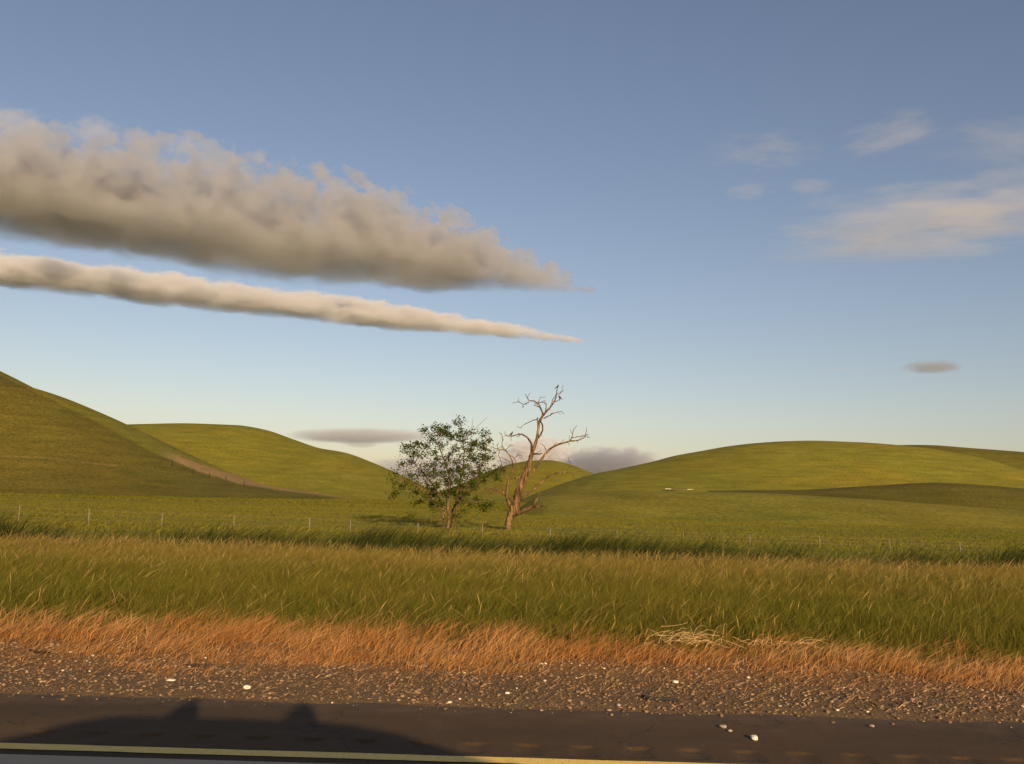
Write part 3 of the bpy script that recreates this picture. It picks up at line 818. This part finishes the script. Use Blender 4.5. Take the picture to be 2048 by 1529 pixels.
# ------------------------------------------------------------------ birds in the dead tree
def bird(cx, cy, dy, face, label, s=0.16):
    foot = tp(cx, cy, dy)
    root = tag(empty('bird', foot), label, 'bird', 'dark birds perched in the dead tree')
    root.rotation_euler.z = face
    S = spline([(-.62, .28, .04), (-.45, .34, .13), (-.15, .52, .25), (.12, .78, .27), (.25, 1.0, .19), (.32, 1.16, .17), (.40, 1.26, .15), (.48, 1.29, .06)], 3)
    V, Fc = tube([(a * s, 0, b * s) for a, b, c in S], [c * s for a, b, c in S], 10)
    link('body', pymesh('body', V, Fc), M_BIRD, root)
    V, Fc = tube([(.46 * s, 0, 1.27 * s), (.64 * s, 0, 1.22 * s)], [.05 * s, .008 * s], 6)
    link('beak', pymesh('beak', V, Fc), M_BIRD, root)
    b = [(-.4, -.08, .36), (-.4, .08, .36), (-1.05, .12, -.12), (-1.05, -.12, -.12), (-.4, -.08, .30), (-.4, .08, .30), (-1.05, .12, -.16), (-1.05, -.12, -.16)]
    link('tail', pymesh('tail', [(x_ * s, y_ * s, z_ * s) for x_, y_, z_ in b], [(0, 1, 2, 3), (7, 6, 5, 4), (0, 4, 5, 1), (1, 5, 6, 2), (2, 6, 7, 3), (3, 7, 4, 0)], False), M_BIRD, root)
    for sy in (-1, 1):
        W = spline([(.2, .88, .05), (.0, .66, .16), (-.35, .36, .12), (-.62, .14, .02)], 2)
        V, Fc = tube([(a * s, sy * (.2 if k_ < len(W) - 2 else .1) * s, b_ * s) for k_, (a, b_, c) in enumerate(W)], [c * s for a, b_, c in W], 6)
        link('wing', pymesh('wing', V, Fc), M_BIRD, root)
        V, Fc = tube([(.02 * s, sy * .1 * s, .40 * s), (.06 * s, sy * .1 * s, -0.02)], [.035 * s, .03 * s], 5)
        link('leg', pymesh('leg', V, Fc), M_BIRD, root)
bird(1512, 80, 0.2, 0.5, 'dark bird perched on the very top of the dead tree')
bird(1535, 170, -0.32, 2.6, 'dark bird on a short twig just below the treetop bird')
bird(1120, 481, -1.3, 0.3, 'dark bird on the arched left branch of the dead tree')

# ------------------------------------------------------------------ fence beyond the ditch
FD = 34.0
posts = [(-250, 1000, 36.1), (-105, 1006, 34.3), (40, 1011, 34.8), (180, 1018, 35.0), (326, 1026, 35.2), (470, 1030, 35.4), (620, 1036, 35.6), (702, 1041, 35.8), (836, 1046, 35.8), (965, 1049, 35.8), (1100, 1056, 35.6), (1235, 1061, 35.4), (1366, 1064, 35.2), (1500, 1069, 35.0), (1640, 1073, 34.8), (1780, 1078, 34.6), (1920, 1083, 34.4), (2070, 1088, 34.2)]
fence = tag(empty('wire_fence', (0, FD, 0)), 'low fence of pale wooden posts and wire behind the ditch grass', 'fence')
tops = []
for i, (px, py, d) in enumerate(posts):
    p = at(px, py, d)
    z0 = float(ground_z(p.x, p.y)) - 0.05
    tops.append((p, z0))
    lean = Vector((random.uniform(-.03, .03), 0, 0))
    r0 = random.uniform(.018, .025) if px < 1000 else 0.014
    V, Fc = tube([Vector((p.x, p.y, z0)) - fence.location, Vector((p.x, p.y, (z0 + p.z) / 2)) + lean * .4 - fence.location, p + lean - fence.location], [r0, r0 * .96, r0 * .9], 7, .08, i)
    link('post', pymesh('post', V, Fc), M_POST if px < 1000 or px == 1366 else M_WIRE, fence)
for fr in (0.95, 0.68, 0.4):
    pts = []
    for j in range(len(tops) - 1):
        (a, za), (b, zb) = tops[j], tops[j + 1]
        for t in (0, .5):
            q = a.lerp(b, t); z = (za + (a.z - za) * fr) * (1 - t) + (zb + (b.z - zb) * fr) * t - (0.02 if t else 0)
            pts.append(Vector((q.x, q.y - .04, z)) - fence.location)
    V, Fc = tube(pts, [0.0022] * len(pts), 4)
    link('wire', pymesh('wire', V, Fc), M_WIRE, fence)
# the hillside fence on the left
hf = tag(empty('hillside_fence', HILL_POSTS[0]), 'distant dark fence posts along the tan strip at the left hill foot', 'fence')
for p in HILL_POSTS:
    V, Fc = tube([p - hf.location - Vector((0, 0, .3)), p - hf.location + Vector((0, 0, 1.15))], [.08, .07], 6)
    link('post', pymesh('post', V, Fc), M_STICK, hf)

# ------------------------------------------------------------------ trough at the foot of the right hill
tc_ = TROUGH_AT
tr_root = tag(empty('cattle_trough', tc_), 'low dark trough with two pale ends at the foot of the right hill', 'trough')
def box(name, c, s, mat, parent, bev=0.02):
    bm = bmesh.new(); bmesh.ops.create_cube(bm, size=1.0)
    for v in bm.verts: v.co = Vector((v.co.x * s[0] + c[0], v.co.y * s[1] + c[1], v.co.z * s[2] + c[2]))
    if bev: bmesh.ops.bevel(bm, geom=bm.edges[:], offset=bev, segments=2, affect='EDGES')
    me = bpy.data.meshes.new(name); bm.to_mesh(me); bm.free()
    return link(name, me, mat, parent)
TS = TROUGH_AT.y / 106.0
box('basin', (0, 0, .1), (1.9 * TS, .8, .36), M_TROUGH, tr_root, .04)
for sx in (-1, 1):
    box('end_block', (sx * 1.32 * TS, 0, .3), (.74 * TS, .9, .16), M_PALE, tr_root, .04)
    box('end_foot', (sx * 1.2 * TS, 0, .05), (.3 * TS, .7, .34), M_TROUGH, tr_root, .03)

# ------------------------------------------------------------------ litter on the verge
def thing_tube(name, px_pts, z, r0, mat, label, cat, sides=7):
    pts = [at_z(a, b, z) for a, b in px_pts]
    S = spline([tuple(p) for p in pts], 4)
    o = Vector(pts[0])
    V, Fc = tube([Vector(p) - o + Vector((0, 0, r0 * (0.7 + 0.3 * math.sin(i)))) for i, p in enumerate(S)], [r0 * (1 - 0.45 * abs(2 * i / (len(S) - 1) - 1) ** 2) for i in range(len(S))], sides, .15, 4)
    return tag(link(name, pymesh(name, V, Fc), mat, None, o), label, cat)
thing_tube('tyre_strip', [(1284, 1395), (1300, 1400), (1330, 1402), (1358, 1403)], gz, 0.016, M_RUBBER, 'curled black strip of tyre rubber on the right gravel', 'rubber strip')
thing_tube('fallen_stick', [(58, 1303), (75, 1305), (95, 1306)], gz - .02, 0.012, M_STICK, 'short dark stick in the dry grass at far left', 'stick')
thing_tube('fallen_stick', [(372, 1332), (395, 1333), (418, 1334)], gz - .02, 0.012, M_STICK, 'thin dark stick at the gravel edge left of centre', 'stick')
wb = at_z(1380, 1292, -0.03)
weed = tag(empty('dead_weed', wb), 'sprawl of bleached dead weed stalks over the dry grass, right of centre', 'weed')
rw = random.Random(9)
for i in range(70):
    if i < 40: cx, cy, d0 = rw.gauss(1365, 38), rw.gauss(1272, 9), 9.3 + rw.uniform(-.25, .25)
    else: cx, cy, d0 = rw.uniform(1290, 1640), 1284 + (rw.random() - .3) * 16, 9.2 + rw.uniform(-.3, .3)
    c_ = at(cx, cy, d0); c_.z = max(c_.z, 0.02)
    L_ = rw.uniform(.10, .30); an = rw.gauss(0.15, .7); arch_ = rw.uniform(-.01, .05)
    pts = [c_ + Vector((math.cos(an) * L_ * u, rw.uniform(-.05, .05) + .1 * math.sin(an) * u, math.sin(an) * L_ * u * .5 + arch_ * (1 - 4 * (u) ** 2))) for u in (-.5, -.2, .15, .5)]
    S = spline([tuple(p) for p in pts], 4)
    V, Fc = tube([Vector(p) - wb for p in S], [rw.uniform(.0014, .0025) * (1 - .6 * k_ / len(S)) for k_ in range(len(S))], 5, .1, i)
    link('stalk', pymesh('stalk', V, Fc), M_STALK, weed)

# ------------------------------------------------------------------ the car the picture is taken from (its shadow lies on the shoulder)
CX = 0.27                                    # middle of the roof
M_CARP = simple_mat('car_paint', (0.10, 0.11, 0.13), 0.3, 0.5, 0.05, 3, 0.4)
M_TRIM = simple_mat('car_trim', (0.02, 0.02, 0.02), 0.6, 0.3)
M_RIM = simple_mat('wheel_rim', (0.4, 0.4, 0.42), 0.35, 0.5, 0.1, 5, 0.8)
M_LAMP = simple_mat('lamp_glass', (0.5, 0.45, 0.4), 0.2, 0.6)
mg, tg, og = new_mat('tinted_glass')
tb = tg.n('ShaderNodeBsdfTransparent'); tb.inputs[0].default_value = (0.42, 0.46, 0.44, 1)
gb = tg.n('ShaderNodeBsdfGlossy'); gb.inputs['Roughness'].default_value = 0.02
fm = tg.n('ShaderNodeMixShader'); fm.inputs[0].default_value = 0.06
tg.l(tb.outputs[0], fm.inputs[1]); tg.l(gb.outputs[0], fm.inputs[2]); tg.l(fm.outputs[0], og.inputs['Surface'])
YN, YF = -0.12, -1.86                        # near and far side of the body
car = tag(empty('car', (CX, (YN + YF) / 2, 0)), 'dark grey wagon with roof bars that the picture is taken from', 'car')
def cpart(name, V, Fc, mat, parent=car, smooth=False, bev=0.0):
    me = pymesh(name, [Vector(v) - car.location for v in V], Fc, smooth)
    if bev:
        bm = bmesh.new(); bm.from_mesh(me); bmesh.ops.recalc_face_normals(bm, faces=bm.faces[:])
        bmesh.ops.bevel(bm, geom=bm.edges[:], offset=bev, segments=2, affect='EDGES'); bm.to_mesh(me); bm.free()
    return link(name, me, mat, parent)
def extr(prof, y0, y1):
    n_ = len(prof)
    V = [(CX + a, y0, b) for a, b in prof] + [(CX + a, y1, b) for a, b in prof]
    Fc = [tuple(range(n_)), tuple(range(2 * n_ - 1, n_ - 1, -1))] + [(i, n_ + i, n_ + (i + 1) % n_, (i + 1) % n_) for i in range(n_)]
    return V, Fc
arch = lambda c, r: [(c + r * math.cos(a), 0.34 + r * math.sin(a)) for a in np.linspace(math.pi, 0, 9)]
low = [(-2.52, 0.32)] + arch(-1.45, .40) + arch(1.55, .40) + [(2.60, 0.32), (2.66, .62), (2.56, .84), (2.0, 1.02), (-2.40, 1.08), (-2.56, .80)]
V, Fc = extr(low, YN, YF); cpart('body', V, Fc, M_CARP, bev=.012)
RZ = 1.72
TY0, TY1 = -0.36, -1.62                      # roof edges
roof_prof = [(-1.62, 1.44), (-1.40, 1.535), (-.95, 1.68), (-.78, 1.712), (-.4, RZ), (.5, RZ), (.82, 1.712), (1.10, 1.662), (1.60, 1.49), (1.72, 1.44), (1.58, 1.45), (1.04, 1.615), (.7, 1.65), (-.75, 1.65), (-.97, 1.62), (-1.45, 1.46)]
V, Fc = extr(roof_prof, TY0, TY1); cpart('roof', V, Fc, M_CARP, bev=.01)
def bar(a, b, w):
    a, b = Vector(a), Vector(b); return tube([a, b], [w, w], 6)
for (yb, yt) in ((YN - .03, TY0 - .02), (YF + .03, TY1 + .02)):
    for (xb, xt) in ((2.1, 1.62), (.12, .10), (-1.02, -.85), (-2.25, -1.5)):
        V, Fc = bar((CX + xb, yb, 1.04), (CX + xt, yt, 1.66 if abs(xt) < 1 else 1.48), .045); cpart('pillar', V, Fc, M_CARP)
    for (b0, b1, t0, t1) in ((.17, 1.85, .15, .95), (-.95, .06, -.80, .05), (-2.1, -1.08, -1.0, -.9)):
        V = [(CX + b0, yb, 1.05), (CX + b1, yb, 1.05), (CX + t1, yt, 1.64), (CX + t0, yt, 1.64)]
        cpart('side_window', V, [(0, 1, 2, 3)], mg)
cpart('windscreen', [(CX + 2.1, YN - .1, 1.03), (CX + 2.1, YF + .1, 1.03), (CX + 1.68, TY1 + .05, 1.45), (CX + 1.68, TY0 - .05, 1.45)], [(0, 1, 2, 3)], mg)
cpart('rear_window', [(CX - 2.2, YN - .1, 1.08), (CX - 2.2, YF + .1, 1.08), (CX - 1.55, TY1 + .05, 1.45), (CX - 1.55, TY0 - .05, 1.45)], [(0, 1, 2, 3)], mg)
for yb in (TY0 - .08, TY1 + .08):
    V, Fc = tube([(CX - .75, yb, RZ), (CX - .66, yb, RZ + .012), (CX + .62, yb, RZ + .012), (CX + .72, yb, RZ)], [.016] * 4, 6); cpart('roof_rail', V, Fc, M_TRIM)
for xb, wdt in ((-.21, .045), (.585, .05)):
    V, Fc = extr([(xb - wdt, RZ + .02), (xb - wdt * .75, RZ + .15), (xb + wdt * .75, RZ + .15), (xb + wdt, RZ + .02)], TY0 - .02, TY1 + .02); cpart('crossbar', V, Fc, M_TRIM, bev=.008)
for yw in (YN - .11, YF + .11):
    for xw in (-1.45, 1.55):
        w_ = empty('wheel', (xw, yw - car.location.y, .34)); w_.parent = car
        bm = bmesh.new(); bmesh.ops.create_cone(bm, cap_ends=True, segments=28, radius1=.34, radius2=.34, depth=.22)
        bmesh.ops.rotate(bm, verts=bm.verts[:], matrix=Matrix.Rotation(R(90), 3, 'X')); bmesh.ops.bevel(bm, geom=[e for e in bm.edges if len(e.link_faces) == 2 and abs(e.calc_face_angle(0)) > 1], offset=.04, segments=3, affect='EDGES')
        me = bpy.data.meshes.new('tyre'); bm.to_mesh(me); bm.free(); link('tyre', me, M_RUBBER, w_)
        bm = bmesh.new(); bmesh.ops.create_cone(bm, cap_ends=True, segments=24, radius1=.22, radius2=.22, depth=.235)
        bmesh.ops.rotate(bm, verts=bm.verts[:], matrix=Matrix.Rotation(R(90), 3, 'X'))
        me = bpy.data.meshes.new('rim'); bm.to_mesh(me); bm.free(); link('rim', me, M_RIM, w_)
for yb in (YN - .28, YF + .28):
    V, Fc = tube([(CX + 2.25, yb, .76), (CX + 2.44, yb, .72)], [.12, .09], 10); cpart('headlight', V, Fc, M_LAMP)
    V, Fc = tube([(CX - 2.32, yb, .9), (CX - 2.45, yb, .86)], [.1, .09], 10); cpart('tail_light', V, Fc, simple_mat('tail_lens', (.4, .02, .02), .3, .5))
box('mirror', (1.35, YF - .12 - car.location.y, 1.12), (.12, .2, .15), M_CARP, car, .03)

# ------------------------------------------------------------------ clouds
def cloud_mat(name, shape_fn, rho, colour=(1, 1, 1), aniso=0.0, step=0.25):
    m = bpy.data.materials.new(name); m.use_nodes = True; m.node_tree.nodes.clear()
    t = NT(m.node_tree)
    out = t.n('ShaderNodeOutputMaterial')
    tc = t.n('ShaderNodeTexCoord')
    sep = t.n('ShaderNodeSeparateXYZ'); t.l(tc.outputs['Object'], sep.inputs[0])
    d = shape_fn(t, tc.outputs['Object'], X(t, sep.outputs[0]), X(t, sep.outputs[1]), X(t, sep.outputs[2]))
    pv = t.n('ShaderNodeVolumePrincipled')
    pv.inputs['Color'].default_value = (*colour, 1)
    pv.inputs['Anisotropy'].default_value = aniso
    t.put(pv.inputs['Density'], d * rho)
    t.l(pv.outputs[0], out.inputs['Volume'])
    try: m.volume_step_rate = step
    except Exception: pass
    try: m.cycles.volume_step_rate = step
    except Exception: pass
    return m
CLOUD_C = (0.958, 0.964, 0.972)
def roll_cloud(name, label, a_px, b_px, H, ext, env, W, HT, HB, s, amp, rho, edge, seed, lump=0.0, aniso=0.5):
    """cloud roll along the line under its base, from the left (a) to the right tip (b)"""
    A, B = at_z(*a_px, H), at_z(*b_px, H)
    d = (B - A); L0 = d.length
    A = A - d * ext
    L = L0 * (1 + ext)
    ang = math.atan2(d.y, d.x)
    def env_np(u): return np.interp(u, [e[0] for e in env], [e[1] for e in env])
    # hull
    us = np.linspace(0, 1, 60); V, Fc, S_ = [], [], 20
    for u in us:
        e = max(float(env_np(u)), 0.05) * 1.25
        for j in range(S_):
            q = 2 * math.pi * j / S_
            V.append((u * L, W * e * math.cos(q), (HT if math.sin(q) > 0 else HB) * e * math.sin(q)))
    for i in range(len(us) - 1):
        for j in range(S_):
            Fc.append((i * S_ + j, i * S_ + (j + 1) % S_, (i + 1) * S_ + (j + 1) % S_, (i + 1) * S_ + j))
    Fc.append(tuple(range(S_))[::-1]); Fc.append(tuple((len(us) - 1) * S_ + j for j in range(S_)))
    def fn(t, P, x, y, z):
        u = x / L
        fc = t.n('ShaderNodeFloatCurve'); c = fc.mapping.curves[0]
        for i_, (p, v) in enumerate(env):
            if i_ == 0: c.points[0].location = (p, v)
            elif i_ == len(env) - 1: c.points[len(c.points) - 1].location = (p, v)
            else: c.points.new(p, v)
        fc.mapping.update(); t.put(fc.inputs['Value'], u)
        e = t.math('MAXIMUM', X(t, fc.outputs[0]), 0.02)
        ny = y / (e * W)
        up = t.math('GREATER_THAN', z, 0.0)
        nz = z / (e * (up * (HT - HB) + HB))
        r2 = ny * ny + nz * nz
        n1 = t.noise(t.mapping(P, (1 / s * 0.6, 1 / s, 1 / s * 1.25), (seed, seed * 2, 0)), 1.0, 7.0, 0.67)
        dd = 1.0 - r2 * 0.9 + (n1 - 0.5) * amp - t.smooth(u, 0.72, 1.0) * 0.55
        if lump:
            bn = t.noise(t.mapping(P, (1 / lump, 1 / lump, 1 / lump), (seed * 1.7, 4, 2)), 1.0, 2.0, 0.5)
            dd = dd + (t.math('ABSOLUTE', bn - 0.5) - 0.09) * 6.5 * t.smooth(nz, -0.5, 0.4)
        return t.smooth(dd, 0.12, 0.12 + edge) * t.smooth(nz, -1.0, 0.25, 0.22, 1.0)
    mat = cloud_mat(name, fn, rho, CLOUD_C, aniso, 0.075)
    o = link(name, pymesh(name, V, Fc), mat, None, A)
    o.rotation_euler.z = ang
    return tag(o, label, 'cloud', 'clouds in the evening sky')
roll_cloud('cloud_bank', 'huge grey brown lumpy cloud bank across the upper left sky', (0, 400), (1190, 582), 1200, 0.35,
           [(0, .9), (.26, .95), (.45, 1.06), (.6, 1.02), (.72, .88), (.82, .64), (.9, .42), (.96, .26), (1, .14)], 440, 330, 150, 300, 3.8, 0.012, 0.4, 3.1, 170, 0.5)
roll_cloud('cloud_roll', 'long smooth cloud roll below the big bank, tapering to the right', (0, 548), (1165, 684), 1420, 0.3,
           [(0, .9), (.23, 1.08), (.30, 1.0), (.42, 1.04), (.55, .92), (.66, .96), (.75, .80), (.87, .66), (.95, .46), (1, .3)], 240, 150, 95, 150, 2.8, 0.017, 0.55, 8.7, 0, 0.22)

def puff(label, px0, px1, py0, py1, depth, rho, s, amp, seed, edge=0.6, flat=0.6, thick=0.5, stretch=1.0, name='cloud', tilt=0.0, aniso=0.3):
    a, b = at(px0, (py0 + py1) / 2, depth), at(px1, (py0 + py1) / 2, depth)
    t_, bt = at((px0 + px1) / 2, py0, depth), at((px0 + px1) / 2, py1, depth)
    Lx, Lz = (b - a).length / 2, (t_ - bt).length / 2
    Ly = Lx * thick
    c = (a + b) / 2
    bm = bmesh.new(); bmesh.ops.create_icosphere(bm, subdivisions=3, radius=1.12)
    for v in bm.verts: v.co = Vector((v.co.x * Lx, v.co.y * Ly, v.co.z * Lz))
    me = bpy.data.meshes.new(name); bm.to_mesh(me); bm.free()
    def fn(t, P, x, y, z):
        nx, ny, nz = x / Lx, y / Ly, z / Lz
        dn = t.math('LESS_THAN', nz, 0.0)
        nzz = nz * (dn * flat + 1.0)
        r2 = nx * nx + ny * ny + nzz * nzz
        n1 = t.noise(t.mapping(P, (1 / (s * stretch), 1 / s, 1 / s * 1.3), (seed, seed * 3, 1)), 1.0, 4.0, 0.62)
        return t.smooth(1.0 - r2 + (n1 - 0.55) * amp, 0.1, 0.1 + edge) * t.smooth(r2, 1.15, 0.75)
    mat = cloud_mat(name, fn, rho, CLOUD_C, aniso, 0.3)
    o = link(name, me, mat, None, c)
    o.rotation_euler = (0, -math.atan2((b - a).z, (b - a).x) + tilt, 0)
    return tag(o, label, 'cloud', 'clouds in the evening sky')
puff('broad thin pale cloud lens at right, widest of the right clouds', 1500, 2300, 376, 506, 5200, .0026, 120, 4.0, 2.2, 1.2, .5, .6, 4.0, tilt=-.06)
puff('long thin cloud streak under the broad lens at right', 1470, 2120, 478, 520, 5200, .0024, 80, 3.0, 6.1, 1.2, .3, .5, 4.5, tilt=-.03)
puff('thin wispy cloud highest at right, streaked toward the corner', 1660, 1900, 222, 325, 4600, .0022, 80, 4.6, 5.1, 1.4, .3, .6, 3.2, tilt=-.24)
puff('faint cloud sheet right of the highest wisp', 1800, 2260, 250, 320, 4600, .0014, 110, 3.6, 8.3, 1.3, .3, .6, 3.0)
puff('small faint cloud streak above left tip of the broad lens', 1560, 1680, 358, 394, 4800, .0030, 50, 3.2, 7.7, 1.1, .3, .8, 3.0)
puff('faint scrap of cloud left of the small streak', 1440, 1555, 362, 404, 4800, .0026, 45, 3.6, 9.4, 1.1, .3, .8, 2.4)
puff('thin cloud streak at right edge above the broad lens', 1880, 2200, 338, 372, 4800, .0022, 80, 3.2, 3.3, 1.1, .3, .7, 4.0)
puff('faint torn cloud scraps left of the highest right wisp', 1390, 1660, 268, 342, 4700, .0014, 55, 5.2, 4.2, 1.2, .3, .7, 2.6)
puff('small dark lens cloud low above the right hill', 1795, 1935, 718, 754, 7000, .008, 60, 2.2, 6.4, .8, .4, .8, 2.5, aniso=.62)
puff('tiny faint cloud streak left of the small lens cloud', 1660, 1725, 732, 746, 7000, .0016, 40, 1.6, 1.4, .8, .4, .8, 2.5)
puff('thin grey cloud streak left of the leafy tree', 540, 900, 856, 890, 9000, .0040, 100, 1.2, 2.9, .8, .1, .8, 2.8)
puff('short grey cloud under the thin streak left of the trees', 670, 770, 876, 900, 9000, .0026, 70, 1.4, 4.9, .8, .2, .8, 2.0)
puff('grey cloud low on the horizon behind the leafy tree', 700, 1010, 910, 975, 11000, .0045, 120, 2.4, 8.1, .7, .2, .7, 1.4)
puff('pale low cumulus cloud on the horizon behind the dead tree', 975, 1180, 868, 985, 11500, .010, 120, 2.8, 6.6, .5, .1, .8, 1.1, aniso=.22)
puff('grey horizon cloud right of the dead tree', 1090, 1350, 886, 975, 10500, .006, 110, 2.8, 1.9, .6, .2, .7, 1.4, aniso=.38)

puff('cream tuft of cloud above the bank at the left picture edge', -60, 115, 212, 300, 4400, .0050, 75, 2.6, 3.7, .9, .2, .8, 1.2)
puff('second cloud tuft above the bank, counting from the left edge', 118, 262, 228, 305, 4450, .0048, 65, 2.8, 5.9, .9, .2, .8, 1.2)
puff('third cloud tuft above the bank, counting from the left edge', 240, 335, 258, 318, 4500, .0048, 55, 2.6, 1.3, .9, .2, .8, 1.2)
puff('fourth cloud tuft above the bank, counting from the left edge', 310, 440, 262, 330, 4550, .0042, 60, 2.8, 7.3, .9, .2, .8, 1.2)
